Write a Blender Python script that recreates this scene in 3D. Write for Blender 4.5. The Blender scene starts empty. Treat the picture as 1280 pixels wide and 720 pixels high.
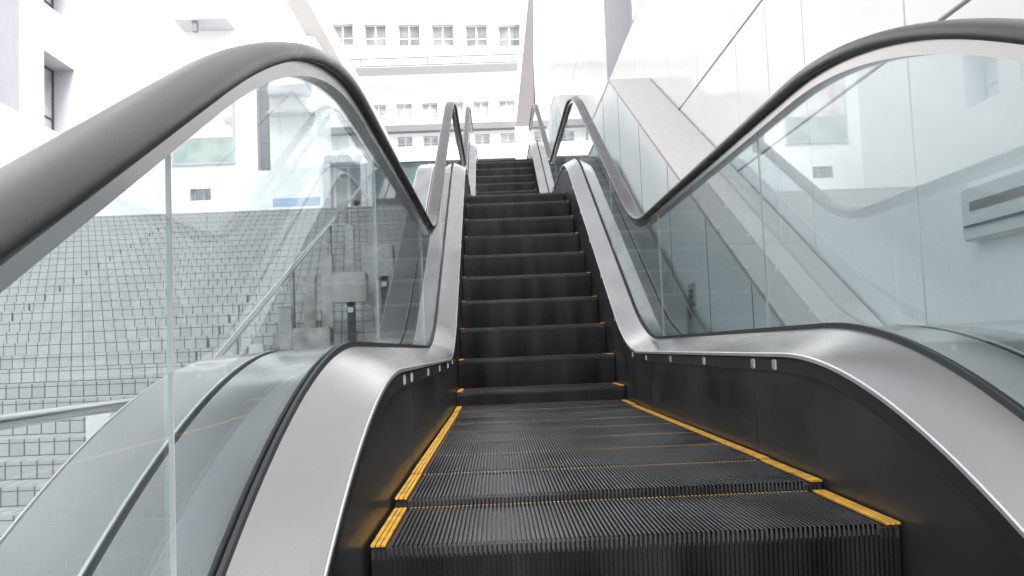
import bpy, bmesh, math, random
from mathutils import Vector, Matrix
random.seed(7)
S = bpy.context.scene
COL = S.collection
R = math.radians
# ------------------------------------------------------------------ camera
# world: x to the right of the camera, y along the escalator, z up; mid landing steps at z = 0
F = 1110.0
n_c = Vector((-18, -77, -F)).normalized()
roll = R(2.2)
u_c = Vector((-math.sin(roll), math.cos(roll), 0)); u_c = (u_c - n_c*u_c.dot(n_c)).normalized()
r_c = n_c.cross(u_c)
W2C = Matrix((r_c, n_c, u_c)).transposed()          # columns: images of world x, y, z
cam = bpy.data.cameras.new('camera'); camo = bpy.data.objects.new('camera', cam); COL.objects.link(camo)
camo.matrix_world = Matrix.Translation((0, 0, .33)) @ W2C.transposed().to_4x4()
cam.sensor_width = 36; cam.lens = F/1280*36; cam.clip_start = .02; cam.clip_end = 900
S.camera = camo
# ------------------------------------------------------------------ light
EXPO = 1.62
w = bpy.data.worlds.new('World'); S.world = w; w.use_nodes = True
nt = w.node_tree; bg = nt.nodes['Background']; sky = nt.nodes.new('ShaderNodeTexSky')
sky.sky_type = 'NISHITA'; sky.sun_disc = False; sky.dust_density = 4; sky.air_density = 1; sky.ozone_density = 1
SUN_EL, SUN_AZ = 55, 160          # azimuth clockwise from +y
sky.sun_elevation = R(SUN_EL); sky.sun_rotation = R(SUN_AZ)
hs = nt.nodes.new('ShaderNodeHueSaturation'); hs.inputs['Saturation'].default_value = .12
nt.links.new(sky.outputs[0], hs.inputs['Color']); nt.links.new(hs.outputs[0], bg.inputs[0]); bg.inputs[1].default_value = .13
sl = bpy.data.lights.new('sun', 'SUN'); sl.energy = 1.5; sl.angle = R(18); sl.color = (1, .97, .93)
so = bpy.data.objects.new('sun', sl); COL.objects.link(so)
sd = Vector((math.sin(R(SUN_AZ))*math.cos(R(SUN_EL)), math.cos(R(SUN_AZ))*math.cos(R(SUN_EL)), math.sin(R(SUN_EL))))
so.rotation_euler = sd.to_track_quat('Z', 'Y').to_euler(); so.location = (0, -5, 30)
S.view_settings.view_transform = 'Standard'; S.view_settings.look = 'None'
S.view_settings.exposure = EXPO; S.view_settings.gamma = 1; S.view_settings.use_curve_mapping = False

# ------------------------------------------------------------------ materials
def mat(name, col, rough=.5, metal=0, noise=.08, nscale=6, bump=0, bscale=200, coat=0, spec=.5, stretch=None, rvar=0, det=6):
    m = bpy.data.materials.new(name); m.use_nodes = True; t = m.node_tree; b = t.nodes['Principled BSDF']
    b.inputs['Roughness'].default_value = rough; b.inputs['Metallic'].default_value = metal
    b.inputs['Specular IOR Level'].default_value = spec
    if coat: b.inputs['Coat Weight'].default_value = coat; b.inputs['Coat Roughness'].default_value = .08
    tc = t.nodes.new('ShaderNodeNewGeometry'); src = tc.outputs['Position']
    if stretch:
        mp = t.nodes.new('ShaderNodeMapping'); mp.inputs['Scale'].default_value = stretch
        t.links.new(src, mp.inputs[0]); src = mp.outputs[0]
    n = t.nodes.new('ShaderNodeTexNoise'); n.inputs['Scale'].default_value = nscale; n.inputs['Detail'].default_value = det
    t.links.new(src, n.inputs['Vector'])
    mx = t.nodes.new('ShaderNodeMix'); mx.data_type = 'RGBA'
    mx.inputs['A'].default_value = [c*(1-noise) for c in col]+[1]; mx.inputs['B'].default_value = [min(1, c*(1+noise)) for c in col]+[1]
    mr = t.nodes.new('ShaderNodeMapRange'); mr.inputs[1].default_value = .3; mr.inputs[2].default_value = .7
    t.links.new(n.outputs[0], mr.inputs[0]); t.links.new(mr.outputs[0], mx.inputs['Factor'])
    t.links.new(mx.outputs['Result'], b.inputs['Base Color'])
    if rvar:
        m2 = t.nodes.new('ShaderNodeMapRange'); m2.inputs[1].default_value = .3; m2.inputs[2].default_value = .7
        m2.inputs[3].default_value = rough-rvar; m2.inputs[4].default_value = rough+rvar
        t.links.new(n.outputs[0], m2.inputs[0]); t.links.new(m2.outputs[0], b.inputs['Roughness'])
    if bump:
        n2 = t.nodes.new('ShaderNodeTexNoise'); n2.inputs['Scale'].default_value = bscale
        t.links.new(src, n2.inputs['Vector'])
        bp = t.nodes.new('ShaderNodeBump'); bp.inputs['Strength'].default_value = bump; bp.inputs['Distance'].default_value = .002
        t.links.new(n2.outputs[0], bp.inputs['Height']); t.links.new(bp.outputs[0], b.inputs['Normal'])
    return m
M = {}
M['steel'] = mat('brushed_steel', (.475, .466, .460), .25, 1, .07, 1.0, 0, 60, stretch=(6, .8, 6), rvar=.05, det=0)
M['steel_outer'] = mat('outer_deck_steel', (.50, .495, .49), .17, 1, .14, 1.0, 0, 60, stretch=(6, 1.2, 6), rvar=.06, det=0)
M['steel_dull'] = mat('dull_steel', (.52, .525, .53), .42, 1, .04, .8, rvar=.03, det=1)
M['rail_steel'] = mat('rail_steel', (.66, .655, .65), .16, 1, .05, 1, det=0)
M['gasket'] = mat('rubber_gasket', (.03, .03, .033), .55)
M['skirt'] = mat('skirt_black', (.030, .031, .034), .40, 0, .5, 2.6, coat=.12, spec=.5, rvar=.08)
M['strip'] = mat('brush_strip', (.012, .012, .013), .7)
M['stud'] = mat('steel_stud', (.72, .72, .72), .3, .6)
M['rubber'] = mat('handrail_rubber', (.037, .036, .035), .30, 0, .18, 4, 0, 60, spec=.6, rvar=.05, det=1)
M['tread'] = mat('tread_metal', (.060, .060, .064), .40, .3, .55, 4.5, rvar=.1)
M['riser'] = mat('riser_metal', (.016, .0158, .017), .55, .15, .85, 1.6, spec=.3, stretch=(5, .5, .5), rvar=.1)
M['yellow'] = mat('yellow_border', (.68, .37, .045), .55, 0, .3, 22)
M['wall'] = mat('white_panel', (.80, .80, .81), .16, 0, .02, .8, spec=.5)
M['ledge'] = mat('stone_ledge', (.52, .505, .50), .6, 0, .05, 18)
M['joint'] = mat('wall_joint', (.12, .12, .125), .8)
M['matte_panel'] = mat('matte_white_panel', (.86, .87, .88), .45, 0, .02, .8)
M['plaster'] = mat('white_plaster', (.84, .84, .84), .8, 0, .03, .5)
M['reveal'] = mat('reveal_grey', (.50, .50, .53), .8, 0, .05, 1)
M['frame_dark'] = mat('window_frame_dark', (.09, .09, .095), .5)
M['frame_white'] = mat('window_frame_white', (.75, .75, .76), .5)
M['pane'] = mat('window_pane', (.16, .17, .175), .08, 0, .5, .9, spec=.8)
M['pane_light'] = mat('window_pane_light', (.42, .44, .46), .12, 0, .4, 1.2, spec=.8)
M['teal'] = mat('teal_glass_front', (.10, .155, .16), .12, 0, .4, .25, spec=.8)
M['blue'] = mat('blue_sign', (.34, .45, .60), .5, 0, .2, 1.5)
M['band'] = mat('grey_band', (.20, .20, .21), .7)
M['paving'] = mat('paving', (.42, .42, .42), .7, 0, .12, 2)
M['red'] = mat('red_paint', (.06, .025, .025), .5)
M['dark'] = mat('dark_recess', (.05, .05, .055), .6)
M['skin'] = mat('skin', (.42, .27, .2), .6)
M['hair'] = mat('hair', (.02, .018, .016), .5)
M['coat_dark'] = mat('dark_cloth', (.04, .04, .05), .8)
M['coat_grey'] = mat('grey_cloth', (.12, .12, .14), .8)

def glass_mat():
    m = bpy.data.materials.new('balustrade_glass'); m.use_nodes = True; t = m.node_tree
    t.nodes.remove(t.nodes['Principled BSDF']); out = t.nodes['Material Output']
    tr = t.nodes.new('ShaderNodeBsdfTransparent'); tr.inputs[0].default_value = (.805, .852, .862, 1)
    gl = t.nodes.new('ShaderNodeBsdfGlossy'); gl.inputs['Roughness'].default_value = .012; gl.inputs[0].default_value = (1, 1, 1, 1)
    fr = t.nodes.new('ShaderNodeFresnel'); gg = t.nodes.new('ShaderNodeNewGeometry'); mi = t.nodes.new('ShaderNodeMapRange'); mi.inputs[3].default_value = 1.39; mi.inputs[4].default_value = 1/1.39; t.links.new(gg.outputs['Backfacing'], mi.inputs[0]); t.links.new(mi.outputs[0], fr.inputs[0])
    mx = t.nodes.new('ShaderNodeMixShader')
    t.links.new(fr.outputs[0], mx.inputs[0]); t.links.new(tr.outputs[0], mx.inputs[1]); t.links.new(gl.outputs[0], mx.inputs[2])
    df = t.nodes.new('ShaderNodeBsdfDiffuse'); df.inputs[0].default_value = (.75, .8, .8, 1)
    nz = t.nodes.new('ShaderNodeTexNoise'); nz.inputs['Scale'].default_value = 1.3; nz.inputs['Detail'].default_value = 5
    mr = t.nodes.new('ShaderNodeMapRange'); mr.inputs[1].default_value = .4; mr.inputs[2].default_value = .75; mr.inputs[3].default_value = .004; mr.inputs[4].default_value = .045
    tc = t.nodes.new('ShaderNodeTexCoord'); t.links.new(tc.outputs['Object'], nz.inputs['Vector'])
    m2 = t.nodes.new('ShaderNodeMixShader')
    t.links.new(nz.outputs[0], mr.inputs[0]); t.links.new(mr.outputs[0], m2.inputs[0])
    t.links.new(mx.outputs[0], m2.inputs[1]); t.links.new(df.outputs[0], m2.inputs[2]); t.links.new(m2.outputs[0], out.inputs[0])
    return m
M['glass'] = glass_mat()
M['glass_edge'] = mat('glass_edge', (.50, .52, .52), .3)

def granite_mat():
    m = bpy.data.materials.new('granite_setts'); m.use_nodes = True; t = m.node_tree; b = t.nodes['Principled BSDF']
    N, L = t.nodes.new, t.links.new
    def mth(op, a, c=None, v=None):
        k = N('ShaderNodeMath'); k.operation = op
        if isinstance(a, (int, float)): k.inputs[0].default_value = a
        else: L(a, k.inputs[0])
        if c is not None:
            if isinstance(c, (int, float)): k.inputs[1].default_value = c
            else: L(c, k.inputs[1])
        return k.outputs[0]
    tc = N('ShaderNodeTexCoord'); sp = N('ShaderNodeSeparateXYZ'); ge = N('ShaderNodeNewGeometry'); L(ge.outputs['Position'], sp.inputs[0]); sn = N('ShaderNodeSeparateXYZ'); L(ge.outputs['Normal'], sn.inputs[0])
    x, y, z = sp.outputs
    row = mth('FLOOR', mth('ADD', mth('DIVIDE', y, .5), .002))
    off = mth('MULTIPLY', mth('MODULO', row, 2), .5)
    u = mth('FRACT', mth('ADD', mth('DIVIDE', x, .155), mth('ADD', off, 100)))
    vx = mth('LESS_THAN', u, .10)
    v = mth('FRACT', mth('ADD', mth('DIVIDE', y, .1667), 100.001))
    hy = mth('MULTIPLY', mth('LESS_THAN', v, .055), mth('GREATER_THAN', sn.outputs[2], .5))
    base = mth('FRACT', mth('ADD', mth('DIVIDE', z, .18), mth('ADD', 100, ZPH)))
    hz = mth('MULTIPLY', mth('MAXIMUM', mth('LESS_THAN', base, .06), mth('MULTIPLY', mth('GREATER_THAN', base, .74), mth('LESS_THAN', base, .80))), mth('LESS_THAN', sn.outputs[2], .5))
    j = mth('MAXIMUM', vx, mth('MAXIMUM', hy, hz))
    # tile tone per sett
    cmb = N('ShaderNodeCombineXYZ')
    L(mth('FLOOR', mth('ADD', mth('DIVIDE', x, .155), mth('ADD', off, 100))), cmb.inputs[0]); L(row, cmb.inputs[1]); L(mth('FLOOR', mth('ADD', mth('DIVIDE', y, .1667), .002)), cmb.inputs[2])
    wn = N('ShaderNodeTexWhiteNoise'); L(cmb.outputs[0], wn.inputs[0])
    nz = N('ShaderNodeTexNoise'); nz.inputs['Scale'].default_value = 1.1; nz.inputs['Detail'].default_value = 6; L(tc.outputs['Object'], nz.inputs['Vector'])
    n3 = N('ShaderNodeTexNoise'); n3.inputs['Scale'].default_value = 90; L(tc.outputs['Object'], n3.inputs['Vector'])
    f = mth('ADD', mth('ADD', mth('MULTIPLY', wn.outputs[0], .35), mth('MULTIPLY', nz.outputs[0], .5)), mth('MULTIPLY', n3.outputs[0], .25))
    cr = N('ShaderNodeMix'); cr.data_type = 'RGBA'; cr.inputs['A'].default_value = (.245, .247, .25, 1); cr.inputs['B'].default_value = (.365, .368, .37, 1); L(f, cr.inputs['Factor'])
    c2 = N('ShaderNodeMix'); c2.data_type = 'RGBA'; c2.inputs['B'].default_value = (.10, .10, .105, 1); L(cr.outputs['Result'], c2.inputs['A']); L(j, c2.inputs['Factor'])
    L(c2.outputs['Result'], b.inputs['Base Color']); b.inputs['Roughness'].default_value = .7
    bp = N('ShaderNodeBump'); bp.invert = True; bp.inputs['Strength'].default_value = .5; bp.inputs['Distance'].default_value = .006; L(j, bp.inputs['Height']); L(bp.outputs[0], b.inputs['Normal'])
    return m

# ------------------------------------------------------------------ mesh helpers
class MB:
    def __init__(s): s.v = []; s.f = []; s.mi = []; s.m = 0
    def add(s, vs, fs):
        o = len(s.v); s.v += [tuple(p) for p in vs]; s.f += [[i+o for i in q] for q in fs]; s.mi += [s.m]*len(fs); return s
    def box(s, x0, x1, y0, y1, z0, z1):
        return s.add([(x, y, z) for z in (z0, z1) for y in (y0, y1) for x in (x0, x1)],
                     [(0, 2, 3, 1), (4, 5, 7, 6), (0, 1, 5, 4), (1, 3, 7, 5), (3, 2, 6, 7), (2, 0, 4, 6)])
    def bbox(s, x0, x1, y0, y1, z0, z1, b=.006):
        """box with chamfered edges"""
        bm = bmesh.new(); bmesh.ops.create_cube(bm, size=1)
        for v in bm.verts: v.co = Vector(((x0+x1)/2+v.co.x*(x1-x0), (y0+y1)/2+v.co.y*(y1-y0), (z0+z1)/2+v.co.z*(z1-z0)))
        bmesh.ops.bevel(bm, geom=bm.edges[:], offset=b, segments=2, affect='EDGES')
        bm.verts.index_update(); s.add([v.co[:] for v in bm.verts], [[v.index for v in f.verts] for f in bm.faces]); bm.free(); return s
    def quad(s, a, b, c, d): return s.add([a, b, c, d], [(0, 1, 2, 3)])
    def prism(s, poly, x0, x1):
        """polygon in (y, z) extruded along x"""
        n = len(poly)
        vs = [(x0, y, z) for y, z in poly]+[(x1, y, z) for y, z in poly]
        return s.add(vs, [tuple(range(n)), tuple(range(2*n-1, n-1, -1))]+[(i, i+n, (i+1) % n+n, (i+1) % n) for i in range(n)])
    def tube(s, pts, r, n=14):
        pts = [Vector(p) for p in pts]; rings = []
        for i, p in enumerate(pts):
            t = (pts[min(i+1, len(pts)-1)]-pts[max(i-1, 0)]).normalized()
            a = t.cross(Vector((0, 0, 1))); a = a.normalized() if a.length > 1e-4 else Vector((1, 0, 0)); b = t.cross(a)
            rings.append([p+(a*math.cos(2*math.pi*k/n)+b*math.sin(2*math.pi*k/n))*r for k in range(n)])
        fs = [(i*n+k, i*n+(k+1) % n, (i+1)*n+(k+1) % n, (i+1)*n+k) for i in range(len(pts)-1) for k in range(n)]
        fs += [tuple(range(n)), tuple(range(len(pts)*n-1, (len(pts)-1)*n-1, -1))]
        return s.add([v for r_ in rings for v in r_], fs)
    def build(s, name, mats, parent=None, smooth=False, auto=None):
        me = bpy.data.meshes.new(name); me.from_pydata(s.v, [], s.f)
        if not isinstance(mats, (list, tuple)): mats = [mats]
        for m in mats: me.materials.append(m)
        me.polygons.foreach_set('material_index', s.mi)
        bm = bmesh.new(); bm.from_mesh(me); bmesh.ops.recalc_face_normals(bm, faces=bm.faces); bm.to_mesh(me); bm.free()
        if smooth:
            me.polygons.foreach_set('use_smooth', [True]*len(me.polygons))
            me.set_sharp_from_angle(angle=R(auto or 32))
        o = bpy.data.objects.new(name, me); COL.objects.link(o)
        if parent: o.parent = parent
        return o
def tag(o, label, cat, group=None, kind=None):
    if label: o['label'] = label
    if cat: o['category'] = cat
    if group: o['group'] = group
    if kind: o['kind'] = kind
    return o
def thing(name, loc, label, cat, group=None):
    o = bpy.data.objects.new(name, None); COL.objects.link(o); o.location = loc; o.empty_display_size = .2
    return tag(o, label, cat, group)
def rebase(root):
    """children were built in world coordinates: move them under the root's location"""
    for c in root.children: c.location = c.location - root.location

# ------------------------------------------------------------------ escalator profile
m_ = .523
A0, A1, A2, A3, A4 = 1.76, 5.153, 8.88, 12.60, 16.37
Z2 = (A2-A1)*m_; Z3 = Z2+(A4-A3)*m_
def prof(D, T=(.45, .45), a=(A0, A1, A2, A3, A4)):
    """T = blend half-length at crests (slope to flat) and at feet (flat to slope)"""
    A0, A1, A2, A3, A4 = a
    if T[0] > .6: A0 += .03; A1 += .09; A3 -= .12
    z2 = (A2-A1)*m_; z3 = z2+(A4-A3)*m_
    if D < (A0+A1)/2:
        t = T[0]; u = D-A0
        if u <= -t: return m_*u
        if u >= t: return 0
        return -m_*(t-u)**2/(4*t)
    for (b, z, conc) in ((A1, 0, 1), (A2, z2, 0), (A3, z2, 1), (A4, z3, 0)):
        t = T[1] if conc else T[0]; u = D-b
        if abs(u) < t:
            return z+m_*(u+t)**2/(4*t) if conc else z-m_*(t-u)**2/(4*t)
    if D < A1: return 0
    if D < A2: return m_*(D-A1)
    if D < A3: return z2
    if D < A4: return z2+m_*(D-A3)
    return z3
END = 18.6; START = -6.5
def samples(lo=START, hi=END):
    s = set([lo, hi])
    d = lo
    while d < hi: s.add(round(d, 3)); d += .5
    for b in (A0, A1, A2, A3, A4):
        k = -0.9
        while k <= .9:
            if lo < b+k < hi: s.add(round(b+k, 3))
            k += .06
    o = []
    for d in sorted(s):
        if not o or d-o[-1] > .035 or d == hi: o.append(d)
    return o
CX = .247
def sweep(mb, sec, T, ds, closed=True, normal=False, h=0.0):
    """sec: list of (x, dz) in world x"""
    n = len(sec); vs = []
    for D in ds:
        z = prof(D, T)+h; e = .01
        sl_ = (prof(D+e, T)-prof(D-e, T))/(2*e); ny, nz = (-sl_, 1); L_ = math.hypot(ny, nz); ny /= L_; nz /= L_
        for (x, v) in sec:
            if normal: vs.append((x, D+ny*v, z+nz*v))
            else: vs.append((x, D, z+v))
    fs = []
    kk = n if closed else n-1
    for i in range(len(ds)-1):
        for k in range(kk): fs.append((i*n+k, i*n+(k+1) % n, (i+1)*n+(k+1) % n, (i+1)*n+k))
    if closed: fs += [tuple(range(n)), tuple(range(len(ds)*n-1, (len(ds)-1)*n-1, -1))]
    mb.add(vs, fs); return mb
# ------------------------------------------------------------------ ground, stairs, plaza
MBx = MB
def struct(name, mb, m): o = mb.build(name, m); o['kind'] = 'structure'; return o
struct('ground', MB().quad((-300, -300, -5), (300, -300, -5), (300, 600, -5), (-300, 600, -5)), M['paving'])
ST_Y, ST_Z, RIS, TRD = 21.4, 3.92, .18, .5
nst = 48
ZPH = 1-((ST_Z/RIS) % 1)
M['granite'] = granite_mat()
struct('plaza', MB().box(-60, 1.55, ST_Y+.012, 140, 2.9, ST_Z-.002).box(1.55, 60, 24.3, 140, 2.9, ST_Z-.003), M['paving'])
st = thing('stone_staircase', (-5.4, 8, -5), 'wide pale granite staircase of small setts rising beside the escalator', 'staircase')
b = MB(); pl = []
y = ST_Y+.02; z = ST_Z
pl = [(y, z)]
yy = ST_Y
for k in range(nst):
    pl.append((yy, z)); z -= RIS; pl.append((yy, z)); yy -= TRD
pl.append((yy, z)); pl.append((yy, -5.5)); pl.append((ST_Y+.02, -5.5))
# explicit faces (no big concave polygon)
x0, x1 = -9.98, CX-.985
z = ST_Z; yy = ST_Y
for k in range(nst):
    b.quad((x0, yy, z), (x1, yy, z), (x1, yy, z-RIS), (x0, yy, z-RIS))
    b.quad((x0, yy, z-RIS), (x1, yy, z-RIS), (x1, yy-TRD, z-RIS), (x0, yy-TRD, z-RIS))
    b.quad((x0, yy, z), (x0, yy, z-RIS), (x0, yy, -5), (x0, yy, -5)) if False else None
    z -= RIS; yy -= TRD
b.build('flight', M['granite'], st)
for (X, kmax, h_) in ((-7.5, 17, .13), (-4.0, 24, .13)):
    for k in range(2, kmax):
        if X == -4.0 and k < 14: continue
        zz = ST_Z-(k+1)*RIS; yk = ST_Y-k*TRD
        MB().box(X-.014, X+.014, yk-.008, yk+.01, zz+.02, zz+.02+h_).build('riser_slot', M['dark'], st)
rebase(st)

# ------------------------------------------------------------------ escalator
esc = thing('escalator', (CX, 0, -.4), 'escalator with glass sides, black rubber handrails and dark steps edged in yellow', 'escalator')
DS = samples()
TD = (.56, .45); TH = (.66, .38)
for s in (-1, 1):
    X = lambda a: CX+s*a
    # skirt: black panel beside the steps
    sweep(MB(), [(X(.506), -.35), (X(.506), .262), (X(.530), .262), (X(.530), -.35)], TD, DS).build('skirt_panel', M['skirt'], esc, True)
    bs = sweep(MB(), [(X(.502), .240), (X(.502), .276), (X(.512), .283), (X(.528), .283), (X(.528), .264), (X(.508), .262), (X(.508), .240)], TD, DS).build('skirt_brush_strip', M['strip'], esc, True)
    studs = [2.40, 2.60, 3.22, 3.85, 4.48, 4.92]+[5.6+.62*i for i in range(20)]+[.1, -.5]
    for d in studs:
        zz = prof(d, TD)
        x0, x1 = sorted((X(.4965), X(.5035)))
        MB().bbox(x0, x1, d-.016, d+.016, zz+.245, zz+.274, .003).build('stud', M['stud'], bs)
    # inner deck
    g = sweep(MB(), [(X(.500), .284), (X(.500), .292), (X(.612), .352), (X(.612), .330), (X(.510), .276)], TD, DS).build('inner_deck', M['steel'], esc, True)
    sweep(MB(), [(X(.4965), .281), (X(.4965), .290), (X(.4995), .2925), (X(.4995), .281)], TD, DS).build('deck_edge_highlight', M['stud'], esc, True)  # pale strip added as the highlight along the inner deck's lower edge
    # gasket / glass clamp
    sweep(MB(), [(X(.612), .30), (X(.612), .366), (X(.6190), .366), (X(.6190), .30)], TD, DS).build('glass_gasket', M['gasket'], esc, True)
    sweep(MB(), [(X(.6262), .30), (X(.6262), .362), (X(.632), .362), (X(.632), .30)], TD, DS).build('glass_gasket', M['gasket'], esc, True)
    # outer decks
    sweep(MB(), [(X(.6325), .33), (X(.6325), .3555), (X(.790), .350), (X(.790), .335)], TD, DS).build('outer_deck', M['steel_outer'], esc, True)
    sweep(MB(), [(X(.790), .325), (X(.790), .340), (X(.802), .340), (X(.802), .325)], TD, DS).build('deck_channel', M['gasket'], esc, True)
    sweep(MB(), [(X(.802), .33), (X(.802), .349), (X(.950), .342), (X(.960), .332), (X(.960), .31), (X(.950), .31)], TD, DS).build('outer_deck', M['steel_outer'], esc, True)
    sweep(MB(), [(X(.9605), .318), (X(.9605), .336), (X(.9635), .336), (X(.9635), .318)], TD, DS).build('deck_edge_highlight', M['stud'], esc, True)  # outer edge highlight, put in as a thin pale strip
    sweep(MB(), [(X(.8025), .3485), (X(.8025), .3525), (X(.808), .3525), (X(.808), .3485)], TD, DS).build('deck_edge_highlight', M['stud'], esc, True)  # bright line beside the channel, laid on as a raised pale strip
    # side cladding down to the truss
    cl = sweep(MB(), [(X(.940), -.95), (X(.940), .31), (X(.956), .31), (X(.956), -.95)], TD, DS).build('side_cladding', M['steel_dull'], esc, True)
    # handrail guide and rail
    sweep(MB(), [(X(.604), -.044), (X(.604), -.016), (X(.642), -.016), (X(.642), -.044)], TH, DS, normal=True, h=1.033).build('handrail_guide', M['steel'], esc, True)
    sec = [(.589, -.017), (.5845, -.013), (.5815, -.003), (.583, .006), (.590, .0125), (.604, .0165), (.623, .018), (.642, .0165), (.656, .0125), (.663, .006), (.6645, -.003), (.6615, -.013), (.657, -.017), (.648, -.015), (.598, -.015)]
    sweep(MB(), [(X(a), v) for a, v in sec], TH, DS, normal=True, h=1.033).build('handrail', M['rubber'], esc, True, 50)
    for d in (-.9, .7, 2.62, 4.4, 6.2, 8.0, 9.8, 11.6, 13.4, 15.2):
        zz = prof(d, TD); x0, x1 = sorted((X(.5052), X(.507)))
        MB().box(x0, x1, d-.0012, d+.0012, zz-.3, zz+.24).build('skirt_joint', M['strip'], esc)
    # glass panels
    js = [1.03+1.8*i for i in range(-4, 10)]
    js = [d for d in js if START < d < END]; edges = [START]+js+[END]
    for a, c in zip(edges[:-1], edges[1:]):
        a += .0022; c -= .0022
        dd = [a]+[d for d in DS if a < d < c]+[c]
        vs = []; n = 4
        for D in dd:
            z0 = prof(D, TD)+.31; z1 = prof(D, TH)+1.033-.045
            for (x, z) in ((X(.6203), z0), (X(.6203), z1), (X(.6255), z1), (X(.6255), z0)): vs.append((x, D, z))
        fs = [(i*n+k, i*n+(k+1) % n, (i+1)*n+(k+1) % n, (i+1)*n+k) for i in range(len(dd)-1) for k in range(n)]
        mb = MB().add(vs, fs); mb.m = 1
        mb.add(vs[:4], [(0, 1, 2, 3)]); mb.add(vs[-4:], [(3, 2, 1, 0)])
        mb.build('glass_panel', [M['glass'], M['glass_edge']], esc, True)
# truss soffit under the steps
sweep(MB(), [(CX-.94, -.95), (CX+.94, -.95), (CX+.94, -.93), (CX-.94, -.93)], TD, DS).build('truss_soffit', M['steel_dull'], esc)
# landing plate at the top
MB().box(CX-.50, CX+.50, 17.84, 19.6, Z3-.03, Z3).build('landing_plate', M['steel_dull'], esc)

# one step: tread (cleated), riser (cleated), yellow border pieces
def tread_mesh():
    b = MB(); b.box(-.497, .497, 0.012, .396, -.028, -.009)
    p = .0091; x = -.460
    while x < .458:
        b.box(x, x+.0042, .002, .392, -.0095, 0).box(x, x+.0042, .0, .0115, -.02, -.0006); x += p
    return b
def border_mesh():
    b = MB()
    for s in (-1, 1):
        xs = [.497, .487, .477, .467]
        for i in range(3):
            a, c = sorted((s*xs[i], s*(xs[i+1]+.0024)))
            b.box(a, c, .004, .395, -.0035, .0008)
    x = -.460; b.m = 1
    while x < .458:
        b.box(x-.0002, x+.0044, .385, .393, -.006, .0006); x += .0091
    return b
def riser_mesh():
    b = MB(); N = 8; pts = []
    for i in range(N+1):
        t = i/N; pts.append((.012+.030*t*t, -.010-.235*t))
    for i in range(N):
        (y0, z0), (y1, z1) = pts[i], pts[i+1]
        b.quad((-.497, y0, z0), (.497, y0, z0), (.497, y1, z1), (-.497, y1, z1))
        x = -.490
        while x < .488:
            b.add([(x, y0, z0), (x+.0042, y0, z0), (x+.0042, y1, z1), (x, y1, z1), (x, y0-.006, z0), (x+.0042, y0-.006, z0), (x+.0042, y1-.006, z1), (x, y1-.006, z1)],
                  [(4, 5, 6, 7), (0, 4, 7, 3), (5, 1, 2, 6)]); x += .0091
    return b
proto = None
def step_at(D, z):
    global proto
    if proto is None:
        t = tread_mesh().build('step', M['tread'], esc)
        tag(t, None, None)
        r = riser_mesh().build('riser', M['riser'], t); y_ = border_mesh().build('yellow_border', [M['yellow'], mat('worn_yellow', (.40, .27, .12), .55, 0, .4, 30)], t)
        proto = t; t.location = (0, D, z+.4); return t
    c = proto.copy(); COL.objects.link(c); c.parent = esc; c.location = (0, D, z+.4)
    for ch in proto.children:
        d = ch.copy(); COL.objects.link(d); d.parent = c
    return c
TS = (.42, .40)
for k in range(-9, 40):
    D = 2.08+.4*k
    if D > 17.7: break
    z = prof(D, TS)
    if D < 1.8 and D > 1.6: z = -.024
    step_at(D, z)
for c in esc.children:
    if not c.name.startswith('step'): c.location = c.location-esc.location

# ------------------------------------------------------------------ right wall
XW1, XW2 = 1.25, 1.67
rw = thing('panel_wall', (XW2, 10, -5), 'tall white wall of glossy panels right of the escalator with thin dark joints', 'wall')
NI0, NI1, NZ0 = 9.8, 12.1, 3.96
W0, W1, WT = -5.0, 24.0, 8.5
b = MB()
b.box(XW2+.03, XW2+.35, W0, NI0, -5, WT).box(XW2+.03, XW2+.35, NI1, W1, -5, WT).box(XW2+.03, XW2+.35, NI0, NI1, -5, NZ0)
b.build('backing', M['joint'], rw)
yj = [3.43-1.12*i for i in range(1, 8)]+[3.43, 4.55, 5.15, 5.8]+[6.9+1.1*i for i in range(16)]; yj = [v for v in yj if W0 < v < W1]; yj = sorted([W0]+yj+[W1])
zj = [-5, -3.2, -1.4, -.4, 1.47, 2.365, NZ0, 5.6, 7.2, WT]
b = MB()
ys = sorted(set(yj+[NI0, NI1]))
for a, c in zip(ys[:-1], ys[1:]):
    if c-a < .05: continue
    for e, g in zip(zj[:-1], zj[1:]):
        if a >= NI0-.001 and c <= NI1+.001 and e >= NZ0-.01: continue
        jy = .0035 if not (abs(a-NI0) < .01) else 0
        b.bbox(XW2, XW2+.03, a+.0055, c-.0055, e+.008, g-.008, .003)
b.build('panels', M['wall'], rw)
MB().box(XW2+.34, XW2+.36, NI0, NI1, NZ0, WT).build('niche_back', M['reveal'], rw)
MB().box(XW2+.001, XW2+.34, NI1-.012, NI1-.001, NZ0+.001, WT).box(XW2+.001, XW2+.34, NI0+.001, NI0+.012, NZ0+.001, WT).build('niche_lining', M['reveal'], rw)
rebase(rw)
lw = thing('stone_parapet', (1.4, 10, -5), 'low white parapet with sloping grey stone top at the foot of the panel wall', 'parapet wall')
P = [(-5, prof(-5)+.27), (1.55, .16), (2.0, .285), (3.62, .285), (8.95, 3.06), (12.75, 3.06), (16.5, 5.09), (24, 5.09)]
b = MB(); bt = MB()
for (a, za), (c, zc) in zip(P[:-1], P[1:]):
    # body
    b.add([(XW1, a, -5), (XW1, c, -5), (XW1, c, zc-.03), (XW1, a, za-.03), (XW2-.002, a, -5), (XW2-.002, c, -5), (XW2-.002, c, zc-.03), (XW2-.002, a, za-.03)],
          [(0, 1, 2, 3), (4, 7, 6, 5), (3, 2, 6, 7)])
b.build('body', M['matte_panel'], lw)
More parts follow.
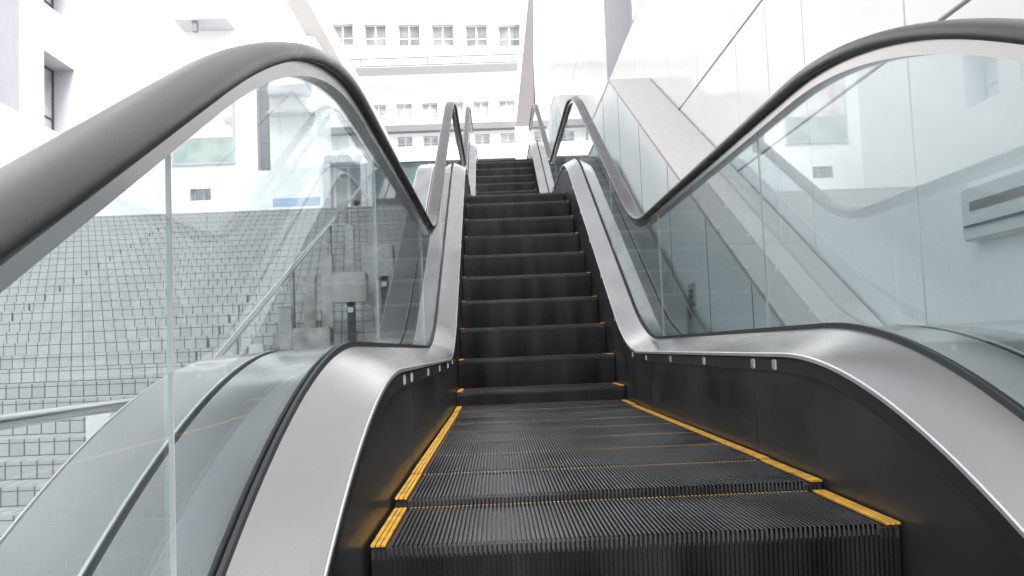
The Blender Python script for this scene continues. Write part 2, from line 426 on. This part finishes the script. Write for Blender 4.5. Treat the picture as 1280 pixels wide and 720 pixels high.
# coping slabs with joints
bt = MB(); bj = MB()
for (a, za), (c, zc) in zip(P[:-1], P[1:]):
    L_ = c-a; n = max(1, round(L_/ (1.0 if zc != za else 1.4)))
    for i in range(n):
        t0, t1 = i/n+.003/L_, (i+1)/n-.003/L_
        y0, y1 = a+L_*t0, a+L_*t1; q0, q1 = za+(zc-za)*t0, za+(zc-za)*t1
        bt.add([(x, yv, zv+dz) for x in (XW1-.004, XW2-.014) for (yv, zv) in ((y0, q0), (y1, q1)) for dz in (-.028, 0)],
               [(0, 2, 3, 1), (4, 5, 7, 6), (0, 1, 5, 4), (2, 6, 7, 3), (1, 3, 7, 5), (0, 4, 6, 2)])
    bj.add([(XW2-.014, a, za-.02), (XW2-.002, a, za-.02), (XW2-.002, c, zc-.02), (XW2-.014, c, zc-.02)], [(0, 1, 2, 3)])
bt.build('coping', M['ledge'], lw); bj.build('shadow_gap', M['joint'], lw)
rebase(lw)
# vertical joints on the parapet body
for v in [3.9, 4.3, 5.16, 6.2]+[7.3+1.1*i for i in range(13)]:
    if 3 < v < 22: 
        zt = next(za+(zc-za)*(v-a)/(c-a) for (a, za), (c, zc) in zip(P[:-1], P[1:]) if a <= v <= c)-.04
        j = MB().box(XW1-.0015, XW1+.001, v-.005, v+.005, -1, zt).build('panel_joint', M['joint'], lw); j.location = -lw.location
# wall box (intercom)
wb = thing('wall_box', (XW2, 2.8, .72), 'flat grey metal box with a slot fixed on the panel wall', 'wall box')
MB().bbox(XW2-.05, XW2-.001, 2.36, 3.02, .635, .815, .006).build('housing', mat('grey_paint', (.55, .575, .59), .45, 0, .03), wb)
MB().box(XW2-.0535, XW2-.049, 2.42, 2.96, .735, .765).build('slot', M['joint'], wb)
MB().bbox(XW2-.058, XW2-.0505, 2.38, 3.0, .68, .688, .001).build('rib', M['gasket'], wb)
rebase(wb)
wp = thing('wall_plate', (XW1, 5.6, .64), 'small grey socket plate low on the white parapet beside the incline', 'wall plate')
MB().bbox(XW1-.012, XW1-.0005, 5.5, 5.68, .56, .70, .004).build('cover', M['steel_dull'], wp)
MB().box(XW1-.015, XW1-.0115, 5.54, 5.64, .60, .66).build('flap', M['joint'], wp)
rebase(wp)

# ------------------------------------------------------------------ facades
def facade(parent, o, u, nrm, W, z0, z1, holes, depth, m, thick=.6, name='wall', reveal=None):
    """wall with real openings. o: (x,y) of u=0, u: unit dir, nrm: outward normal. holes: (u0,u1,z0,z1)"""
    u = Vector(u); nrm = Vector(nrm); o = Vector((o[0], o[1], 0))
    us = sorted(set([0, W]+[h[0] for h in holes]+[h[1] for h in holes])); zs = sorted(set([z0, z1]+[h[2] for h in holes]+[h[3] for h in holes]))
    Pt = lambda a, z, d=0: tuple(o+u*a+Vector((0, 0, z))-nrm*d)
    b = MB()
    for a, c in zip(us[:-1], us[1:]):
        for e, g in zip(zs[:-1], zs[1:]):
            mu, mz = (a+c)/2, (e+g)/2
            if any(h[0] < mu < h[1] and h[2] < mz < h[3] for h in holes): continue
            b.quad(Pt(a, e), Pt(c, e), Pt(c, g), Pt(a, g))
    # back, sides, top
    t = thick
    b.quad(Pt(0, z0, t), Pt(W, z0, t), Pt(W, z1, t), Pt(0, z1, t))
    b.quad(Pt(0, z0), Pt(0, z1), Pt(0, z1, t), Pt(0, z0, t)); b.quad(Pt(W, z0), Pt(W, z1), Pt(W, z1, t), Pt(W, z0, t)); b.quad(Pt(0, z1), Pt(W, z1), Pt(W, z1, t), Pt(0, z1, t)); b.quad(Pt(0, z0), Pt(W, z0), Pt(W, z0, t), Pt(0, z0, t))
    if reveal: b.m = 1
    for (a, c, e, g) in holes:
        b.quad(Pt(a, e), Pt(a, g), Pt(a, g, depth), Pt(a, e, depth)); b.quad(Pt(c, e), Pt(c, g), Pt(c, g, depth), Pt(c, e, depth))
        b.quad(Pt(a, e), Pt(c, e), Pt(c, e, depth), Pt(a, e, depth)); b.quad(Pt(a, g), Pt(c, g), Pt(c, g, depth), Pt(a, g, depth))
    return b.build(name, [m, reveal] if reveal else m, parent)
def window(parent, o, u, nrm, h, depth, mf, mp, cols=2, tr=None, fw=.06):
    u = Vector(u); nrm = Vector(nrm); o = Vector((o[0], o[1], 0)); a, c, e, g = h
    def bar(b, a0, a1, e0, e1, d0, d1):
        vs = [o+u*aa+Vector((0, 0, ee))-nrm*dd for dd in (d0, d1) for ee in (e0, e1) for aa in (a0, a1)]
        b.add(vs, [(0, 2, 3, 1), (4, 5, 7, 6), (0, 1, 5, 4), (1, 3, 7, 5), (3, 2, 6, 7), (2, 0, 4, 6)])
    d0, d1 = depth-.06, depth-.002
    b = MB(); bar(b, a+.001, a+fw, e+.001, g-.001, d0, d1); bar(b, c-fw, c-.001, e+.001, g-.001, d0, d1)
    bar(b, a+fw, c-fw, e+.001, e+fw, d0, d1); bar(b, a+fw, c-fw, g-fw, g-.001, d0, d1)
    for i in range(1, cols):
        x = a+(c-a)*i/cols; bar(b, x-fw*.7, x+fw*.7, e+fw, g-fw, d0+.004, d1)
    for zt in (tr or []): bar(b, a+fw, c-fw, e+(g-e)*zt-fw*.4, e+(g-e)*zt+fw*.4, d0+.008, d1)
    f = b.build('window', mf, parent)
    b = MB(); bar(b, a+fw*.5, c-fw*.5, e+fw*.5, g-fw*.5, d1-.02, d1-.006); b.build('pane', mp, f)
    return f

# left building, facade parallel to the escalator
LX = -10.0
lb = thing('side_building', (LX, 16, -5), 'white rendered building left of the stairs with deep narrow windows', 'building')
hs_ = [(21.0, 24.0, 5.76, 11.6), (24.85, 26.3, 5.75, 7.5), (24.85, 26.3, 8.61, 10.2), (9.0, 12.0, 5.6, 9.6), (14.5, 17.5, 5.6, 9.6)]
# u measured from y = -5
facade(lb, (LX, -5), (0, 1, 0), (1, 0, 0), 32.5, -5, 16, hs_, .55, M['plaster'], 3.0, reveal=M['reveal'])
for i, h in enumerate(hs_):
    window(lb, (LX, -5), (0, 1, 0), (1, 0, 0), h, .55 if i else .10, M['frame_dark'] if i else M['reveal'], M['pane_light'] if i else mat('lavender_panel', (.42, .415, .45), .7, 0, .04), 2, [.3] if i else [.78], .05)
bx = MB().bbox(LX+.002, LX+.9, 27.6, 30.2, 0, .1, .01)
rebase(lb)
# rear left building, facade facing the stairs
BY = 34.0
k_ = BY/1110
rb = thing('rear_building', (-13, BY, ST_Z), 'white building behind the top of the stairs, with slot window and wide doorway', 'building')
ox = -24.0
def Bx(px, py): # picture column to local u on the plane y = BY
    dx, dy = px-622, py-437; c, s_ = math.cos(R(2.2)), math.sin(R(2.2)); return (dx*c-dy*s_)*k_-ox
def Bz(px, py):
    dx, dy = px-622, py-437; c, s_ = math.cos(R(2.2)), math.sin(R(2.2)); return .33-(dx*s_+dy*c)*k_
slot = (Bx(318, 150), Bx(334, 150), Bz(325, 212), Bz(325, 82))
door = (Bx(413, 230), Bx(451, 230), ST_Z+.02, Bz(432, 203))
win2 = (Bx(236, 240), Bx(262, 240), Bz(250, 250), Bz(250, 235))
win3 = (Bx(319, 243), Bx(328, 243), Bz(322, 249), Bz(322, 238))
hl = [slot, win2]
EX = Bx(392, 120); o3 = (ox+EX+.003, BY)
d3 = (door[0]-EX-.003, door[1]-EX-.003, door[2], door[3])
facade(rb, o3, (1, 0, 0), (0, -1, 0), Bx(455, 230)-EX, ST_Z, Bz(432, 186), [d3], .5, M['plaster'], 3, 'portico_wall', M['reveal'])
facade(rb, (ox, BY), (1, 0, 0), (0, -1, 0), EX, ST_Z, 18, hl, .5, M['plaster'], 3, reveal=M['reveal'])
window(rb, (ox, BY), (1, 0, 0), (0, -1, 0), slot, .5, M['frame_dark'], M['pane'], 1, [.3, .65], .05)
window(rb, (ox, BY), (1, 0, 0), (0, -1, 0), door, .5, M['frame_white'], M['pane_light'], 2, None, .08)
window(rb, (ox, BY), (1, 0, 0), (0, -1, 0), win2, .5, M['frame_white'], M['pane_light'], 2, None, .05)
# portal round the doorway, ledge boxes
a, c = door[0]+ox, door[1]+ox
MB().bbox(a-.22, a, BY-.3, BY-.002, ST_Z, door[3]+.28, .01).bbox(c, c+.22, BY-.3, BY-.002, ST_Z, door[3]+.28, .01).bbox(a-.005, c+.005, BY-.31, BY-.003, door[3]+.002, door[3]+.285, .01).build('door_surround', M['reveal'], rb)
MB().bbox(Bx(335, 120)+ox, Bx(385, 120)+ox, BY-.5, BY-.002, Bz(360, 118), Bz(360, 106), .02).build('ledge', M['reveal'], rb)
MB().bbox(Bx(335, 140)+ox, Bx(392, 140)+ox, BY-.5, BY-.002, Bz(360, 142), Bz(360, 138), .02).build('ledge', M['reveal'], rb)
rebase(rb)
# roof slab projecting over the plaza
rs = thing('roof_beam', (-7, 40, 14), 'pale grey beam running high above the plaza beside the rear building', 'beam')
MB().bbox(-7.0, -6.25, 26, 60, 12.85, 13.9, .02).build('slab', M['ledge'], rs)
rebase(rs)
# poster
def poster_mat():
    m = mat('poster_print', (.8, .8, .8), .4); t = m.node_tree; b = t.nodes['Principled BSDF']; N, L = t.nodes.new, t.links.new
    tc = N('ShaderNodeTexCoord'); sp = N('ShaderNodeSeparateXYZ'); L(tc.outputs['Generated'], sp.inputs[0])
    nz = N('ShaderNodeTexNoise'); nz.inputs['Scale'].default_value = 3.2; nz.inputs['Detail'].default_value = 3; L(tc.outputs['Generated'], nz.inputs['Vector'])
    r1 = N('ShaderNodeValToRGB'); e = r1.color_ramp.elements
    e[0].position = .38; e[0].color = (.75, .74, .74, 1); e[1].position = .6; e[1].color = (.48, .37, .38, 1)
    k = e.new(.5); k.color = (.70, .60, .60, 1); L(nz.outputs[0], r1.inputs[0])
    r2 = N('ShaderNodeValToRGB'); e = r2.color_ramp.elements
    e[0].position = .4; e[0].color = (.25, .32, .31, 1); e[1].position = .6; e[1].color = (.40, .46, .41, 1); L(nz.outputs[0], r2.inputs[0])
    gt = N('ShaderNodeMath'); gt.operation = 'GREATER_THAN'; gt.inputs[1].default_value = .34; L(sp.outputs[2], gt.inputs[0])
    mx = N('ShaderNodeMix'); mx.data_type = 'RGBA'; L(gt.outputs[0], mx.inputs['Factor']); L(r2.outputs[0], mx.inputs['A']); L(r1.outputs[0], mx.inputs['B'])
    L(mx.outputs['Result'], b.inputs['Base Color']); return m
po = thing('wall_poster', (Bx(250, 160)+ox, BY, 8), 'large pink and green advertising poster on the white rear building', 'poster')
MB().bbox(Bx(211, 160)+ox, Bx(291, 160)+ox, BY-.08, BY-.002, Bz(250, 205), Bz(250, 108), .01).build('frame', M['reveal'], po)
q = MB().box(Bx(214, 160)+ox, Bx(288, 160)+ox, BY-.09, BY-.081, Bz(250, 202), Bz(250, 111)).build('print', poster_mat(), po)
rebase(po)
# box on the wall high up left
ab = thing('wall_cabinet', (-9.5, BY-1, 12), 'grey box unit hanging high on the white building above the poster', 'wall unit')
q = 31.0/34.0
MB().bbox((Bx(222, 8)+ox), (Bx(288, 8)+ox), BY-1.2, BY-.003, 13.15, 15.2, .02).build('casing', M['reveal'], ab)
MB().bbox((Bx(245, 20)+ox), (Bx(251, 20)+ox), BY-1.1, BY-.9, 12.75, 13.145, .01).build('bracket', M['band'], ab)
rebase(ab)
# blue sign board over a white railing on the plaza
bsn = thing('blue_signboard', (-7.5, 32, ST_Z), 'long pale blue signboard above the white railing at the stair top', 'sign')
kk = 32/1110
bx0, bx1 = (339-622+8)*kk, (398-622+8)*kk
MB().bbox(bx0, bx1, 32, 32.06, .33+(437-240-8)*kk+.02, .33+(437-228-8)*kk-.02, .01).build('board', M['blue'], bsn)
MB().box(bx0+.1, bx0+.16, 32.07, 32.13, ST_Z, 5.6).box(bx1-.16, bx1-.1, 32.07, 32.13, ST_Z, 5.6).build('post', M['frame_white'], bsn)
rebase(bsn)
rl = thing('white_railing', (-7.5, 31.5, ST_Z), 'white barred railing below the blue signboard', 'railing')
b = MB(); x = bx0
b.box(bx0, bx1, 31.47, 31.53, 5.46, 5.52).box(bx0, bx1, 31.48, 31.52, ST_Z+.1, ST_Z+.14)
while x < bx1: b.box(x, x+.03, 31.485, 31.515, ST_Z, 5.46); x += .13
b.build('bars', M['frame_white'], rl); rebase(rl)

# far building: near upper block spanning above, rear block, glass front
def W(px, py, D):
    dx, dy = px-622, py-437; c, s_ = math.cos(R(2.2)), math.sin(R(2.2))
    return (dx*c-dy*s_)*D/1110, .33-(dx*s_+dy*c)*D/1110
ub = thing('upper_block', (0, 60, 20), 'white upper storey block at the back with a row of six paired windows', 'building')
D1 = 60.0; o1 = -14.0; zb = W(540, 67, D1)[1]
hu = []
for px in (424, 466, 509, 552, 595, 637):
    x, z = W(px, 36, D1); x0, z0 = W(px, 49, D1); _, z1 = W(px, 21, D1); hu.append((x-.76-o1, x+.76-o1, z-.78, z+.72))
for px in (424, 466, 509, 552, 595, 637):
    x = W(px, 36, D1)[0]; hu.append((x-.76-o1, x+.76-o1, 24.8, 26.3))
facade(ub, (o1, D1), (1, 0, 0), (0, -1, 0), 16.1, zb+.2, 30, hu, .3, M['plaster'], 8, reveal=M['reveal'])
for h in hu: window(ub, (o1, D1), (1, 0, 0), (0, -1, 0), h, .3, M['frame_white'], M['pane'], 2, [.38], .07)
# ribbed fascia below it
z0, z1 = W(540, 84, D1)[1], W(540, 69, D1)[1]
b = MB().bbox(o1+.1, 2.1, D1-1.2, D1+.5, z0, z1, .03); b.m = 1
x = o1+1
while x < 2: b.box(x, x+.05, D1-1.22, D1-1.195, z0+.12, z1-.12); x += 2.25
b.box(o1+.2, 2.05, D1-1.215, D1-1.196, z0+.09, z0+.14); b.box(o1+.2, 2.05, D1-1.215, D1-1.196, z1-.2, z1-.15)
b.build('fascia', [M['ledge'], M['joint']], ub)
rebase(ub)
fb = thing('far_building', (0, 79, ST_Z), 'far white building with rows of windows over a teal glass ground floor', 'building')
D2 = 79.0; o2 = -32.0
hf = []; zw = .33+(437-128)*D2/1110-.25
lo = W(600, 171, D2)[1]
for i in range(-4, 2):
    px = 601+32.6*i*1.0
    x = W(px, 128, D2)[0]
    hf.append((x-.72-o2, x+.72-o2, zw-.78, zw+.72))
    hf.append((x-.66-o2, x+.66-o2, lo-.45, lo+.45))
for px in (726,): 
    x = W(px, 170, D2)[0]; hf.append((x-.6-o2, x+.6-o2, lo-.45, lo+.45))
g1 = W(600, 196, D2)[1]
gf = (2.0, 62.0, ST_Z+.05, g1)
facade(fb, (o2, D2), (1, 0, 0), (0, -1, 0), 64, ST_Z, 34, hf+[gf], .35, M['plaster'], 10, reveal=M['reveal'])
for h in hf: window(fb, (o2, D2), (1, 0, 0), (0, -1, 0), h, .35, M['frame_white'], random.choice([M['pane'], M['pane_light'], M['pane_light']]) if h[2] > lo+2 else M['pane_light'], 2, [.35], .08)
b = MB().box(o2+2.02, o2+61.98, D2+.33, D2+.345, ST_Z+.1, g1-.02); gfo = b.build('glass_front', M['teal'], fb)
b = MB(); x = o2+3
while x < o2+61: b.box(x, x+.12, D2+.1, D2+.33, ST_Z+.1, g1-.02); x += 2.6
for z in (6.5, 9.5, 12.0, 14.4): b.box(o2+2.02, o2+61.98, D2+.12, D2+.325, z, z+.15)
b.build('mullions', M['band'], gfo)
zc0, zc1 = W(600, 165.5, D2)[1], W(600, 157, D2)[1]
MB().bbox(o2, o2+64, D2-.8, D2-.002, lo+.75, lo+.75+(zc1-zc0), .03).build('grey_band', M['band'], fb)
zs0, zs1 = W(565, 98, D2)[1], W(565, 88, D2)[1]
rebase(fb)
# long coloured banner
bn = thing('roof_banner', (0, 74, zs0), 'long pale blue banner strip below the ribbed fascia', 'banner')
x0, x1 = W(490, 92, 74)[0], W(636, 92, 74)[0]; z0, z1 = W(565, 97, 74)[1], W(565, 88, 74)[1]
MB().bbox(x0, x1, 74, 74.15, z0, z1, .02).build('sheet', mat('banner_print', (.20, .23, .30), .6, 0, .35, .8), bn)
MB().box(x0+.2, x0+.35, 74.16, 79.0, z0+.2, z0+.35).box(x1-.35, x1-.2, 74.16, 79.0, z0+.2, z0+.35).build('bracket', M['frame_white'], bn)
rebase(bn)
# tapered pier at the head of the escalator
DP = 30.0
tp = thing('tapered_pier', (1, DP, ST_Z), 'tall grey tapered pier standing behind the head of the escalator', 'pillar')
p0l, p0r = W(645, 155, DP)[0], W(668, 155, DP)[0]; zt = W(660, -40, DP)[1]; zm = W(656, 155, DP)[1]
tl, tr_ = W(664, -40, DP)[0], W(668, -40, DP)[0]
MB().add([(p0l, DP, zm), (p0r, DP, zm), (p0r, DP+.7, zm), (p0l, DP+.7, zm), (tl, DP, zt), (tr_, DP, zt), (tr_, DP+.7, zt), (tl, DP+.7, zt)],
         [(0, 1, 5, 4), (1, 2, 6, 5), (2, 3, 7, 6), (3, 0, 4, 7), (4, 5, 6, 7), (0, 3, 2, 1)]).build('shaft', mat('pier_grey', (.15, .142, .142), .7, 0, .05, 1), tp)
MB().bbox(p0l-.03, p0r+.03, DP-.1, DP+.8, ST_Z, zm-.002, .02).build('base', M['plaster'], tp)
MB().bbox(p0r+.035, p0r+.10, DP+.1, DP+.2, W(668, 128, DP)[1], W(668, 66, DP)[1], .01).build('red_stripe', M['red'], tp)
rebase(tp)

# ------------------------------------------------------------------ stair rails, posts, boxes
def stair_z(D): return ST_Z-(ST_Y-D)*RIS/TRD
def rail(name, pts, r, label, posts, group=None):
    t = thing(name, (pts[0][0], pts[0][1], stair_z(pts[0][1])), label, 'handrail', group)
    MB().tube(pts, r).build('rail', M['rail_steel'], t, True)
    for (X, D, zt) in posts:
        zb_ = max(-5, stair_z(D)-.25)
        MB().tube([(X, D, zb_), (X, D, zt)], r*.8).build('post', M['steel'], t, True)
    rebase(t); return t
RX = -2.80
sl_ = RIS/TRD
def rp(D, h=.92): return (RX, D, stair_z(D)+h)
rail('stair_handrail', [rp(8.3), rp(9), rp(12), rp(15.6), (RX, 15.75, rp(15.75)[2]-.05)], .040, 'sloping steel pipe handrail on the lower stair flight', [(RX, 9.6, rp(9.6)[2]), (RX, 12.3, rp(12.3)[2]), (RX, 15.2, rp(15.2)[2])])
rail('stair_handrail', [rp(16.3, .9), rp(19, .9), rp(21.6, .9)], .026, 'short steel pipe handrail on the upper stair flight', [(RX, 17, rp(17, .9)[2]), (RX, 20.8, rp(20.8, .9)[2])])
rail('landing_handrail', [(-3.4, 3.5, -.03), (-3.4, 6, -.03), (-3.4, 8.2, -.03), (-3.4, 9.3, -.03)], .055, 'level steel pipe handrail low at the left edge beside the deck', [(-3.4, 4.2, -.03), (-3.4, 8.9, -.03)])
def post(px0, px1, pt, pb, label, kind='post', D=None):
    cx_, cb = (px0+px1)/2, pb
    if D is None:
        dx, dy = cx_-622, cb-437; y_ = dx*math.sin(R(2.2))+dy*math.cos(R(2.2)); D = 4567/(y_+400)
    x, zb_ = W(cx_, pb, D); _, zt_ = W(cx_, pt, D); hw = (px1-px0)/2*D/1110
    zl = stair_z(D)-.2
    if kind == 'post':
        t = thing('steel_post', (x, D, zl), label, 'post', 'square steel posts standing on the stairs')
        MB().bbox(x-hw, x+hw, D-hw, D+hw, zl, zt_-.02, .008).build('shaft', M['steel'], t)
        MB().bbox(x-hw-.012, x+hw+.012, D-hw-.012, D+hw+.012, zt_-.019, zt_, .006).build('cap', M['steel'], t)
    else:
        t = thing('steel_box', (x, D, zl), label, 'metal box', 'brushed steel boxes beside the stair posts')
        MB().bbox(x-hw, x+hw, D-.16, D+.16, zl if kind == 'box' else zb_, zt_, .015).build('casing', M['steel'], t)
        MB().bbox(x-hw+.03, x+hw-.03, D-.17, D-.161, zb_+.04, zt_-.04, .003).build('door', M['steel'], t)
        if kind == 'hung':
            MB().bbox(x-.05, x+.05, D-.05, D+.05, zl, zb_-.002, .004).build('stem', M['gasket'], t)
            MB().bbox(x-.035, x+.035, D-.075, D-.052, zb_-.14, zb_-.07, .004).build('lens', M['stud'], t)
    rebase(t); return t
post(353, 369, 383, 443, 'squat square steel post left of the lowest steel box')
post(383, 397, 346, 412, 'slim square steel post directly behind the lowest steel box')
post(405, 419, 318, 410, 'tallest square steel post just left of the hanging steel box')
post(433, 444, 280, 345, 'far square steel post above the hanging steel box')
post(455, 470, 305, 372, 'square steel post between the hanging box and the uppermost box')
post(371, 417, 410, 443, 'wide low steel box standing on the stairs among posts', 'box')
post(419, 460, 341, 378, 'steel box raised on a dark stem over the stairs', 'hung', 12.2)
post(468, 493, 306, 346, 'small upper steel box raised beside the escalator glass', 'hung', 12.6)
# pale stone blocks
for (a, c, t_, b_, lab, D) in ((315, 333, 430, 450, 'small pale stone block beside the sloping handrail', 11.2), (120, 151, 515, 575, 'pale stone block under the level handrail', 8.35)):
    x, zt_ = W((a+c)/2, t_, D); hw = (c-a)/2*D/1110; zl = stair_z(D)-.25
    o = MB().bbox(x-hw, x+hw, D-hw*.8, D+hw*.8, zl, zt_, .012).build('stone_block', M['ledge'])
    tag(o, lab, 'block', 'pale stone blocks on the stairs')

# ------------------------------------------------------------------ people
def person(X, D, z0, h, coat, label, lean=.0, turn=0.0):
    s = h/1.75
    J = {'pel': (0, 0, .95), 'ch': (0, .01, 1.25), 'nk': (0, 0, 1.47), 'hb': (0, -.01, 1.56), 'ht': (0, -.01, 1.70),
         'sl': (-.19, 0, 1.42), 'el': (-.25, .02, 1.14), 'wl': (-.24, -.06, .90), 'fl': (-.235, -.08, .80),
         'sr': (.19, 0, 1.42), 'er': (.25, .02, 1.14), 'wr': (.24, -.10, .92), 'fr': (.235, -.13, .82),
         'hl': (-.10, 0, .90), 'kl': (-.11, -.03, .49), 'al': (-.11, .02, .09), 'tl': (-.12, -.15, .03),
         'hr': (.10, 0, .90), 'kr': (.11, -.06, .49), 'ar': (.11, .06, .09), 'tr': (.12, -.10, .03)}
    E = [('pel', 'ch'), ('ch', 'nk'), ('nk', 'hb'), ('hb', 'ht'), ('ch', 'sl'), ('sl', 'el'), ('el', 'wl'), ('wl', 'fl'), ('ch', 'sr'), ('sr', 'er'), ('er', 'wr'), ('wr', 'fr'),
         ('pel', 'hl'), ('hl', 'kl'), ('kl', 'al'), ('al', 'tl'), ('pel', 'hr'), ('hr', 'kr'), ('kr', 'ar'), ('ar', 'tr')]
    Rr = dict(pel=.14, ch=.15, nk=.055, hb=.085, ht=.075, sl=.065, sr=.065, el=.045, er=.045, wl=.032, wr=.032, fl=.03, fr=.03, hl=.09, hr=.09, kl=.06, kr=.06, al=.042, ar=.042, tl=.035, tr=.035)
    ks = list(J); me = bpy.data.meshes.new('person'); me.from_pydata([tuple(c*s for c in J[k]) for k in ks], [(ks.index(a), ks.index(b_)) for a, b_ in E], [])
    o = bpy.data.objects.new('person', me); COL.objects.link(o)
    mo = o.modifiers.new('skin', 'SKIN')
    for i, k in enumerate(ks):
        sv = me.skin_vertices[0].data[i]; sv.radius = (Rr[k]*s, Rr[k]*s*(.75 if k in ('pel', 'ch') else 1)); sv.use_root = (k == 'pel')
    o.modifiers.new('sub', 'SUBSURF').levels = 2
    dg = bpy.context.evaluated_depsgraph_get(); m2 = bpy.data.meshes.new_from_object(o.evaluated_get(dg)); bpy.data.objects.remove(o)
    for m in (M['skin'], coat, M['coat_dark']): m2.materials.append(m)
    for p in m2.polygons:
        z = p.center.z/s; hand = z < .92 and abs(p.center.x)/s > .19
        p.material_index = 0 if (z > 1.49 or hand) else (1 if z > .84 else 2); p.use_smooth = True
    o = bpy.data.objects.new('person', m2); COL.objects.link(o); o.location = (X, D, z0); o.rotation_euler.z = turn
    tag(o, label, 'person')
    bm = bmesh.new(); bmesh.ops.create_icosphere(bm, subdivisions=3, radius=.112*s)
    for v in list(bm.verts):
        if v.co.z < -.02*s and v.co.y < .03*s: bm.verts.remove(v)
    me = bpy.data.meshes.new('hair'); bm.to_mesh(me); bm.free(); me.materials.append(M['hair'])
    for p in me.polygons: p.use_smooth = True
    hr = bpy.data.objects.new('hair', me); COL.objects.link(hr); hr.parent = o; hr.location = (0, .012*s, 1.665*s)
x, _ = W(421, 254, 31.2); person(x, 31.2, ST_Z, 1.62, M['coat_grey'], 'person in a grey top at the stair top, the shorter of two', turn=.6)
x, _ = W(445, 248, 30.4); person(x, 30.4, ST_Z, 1.72, M['coat_dark'], 'person in dark clothes at the stair top by the doorway, the taller of two', turn=2.9)
S.render.film_transparent = False
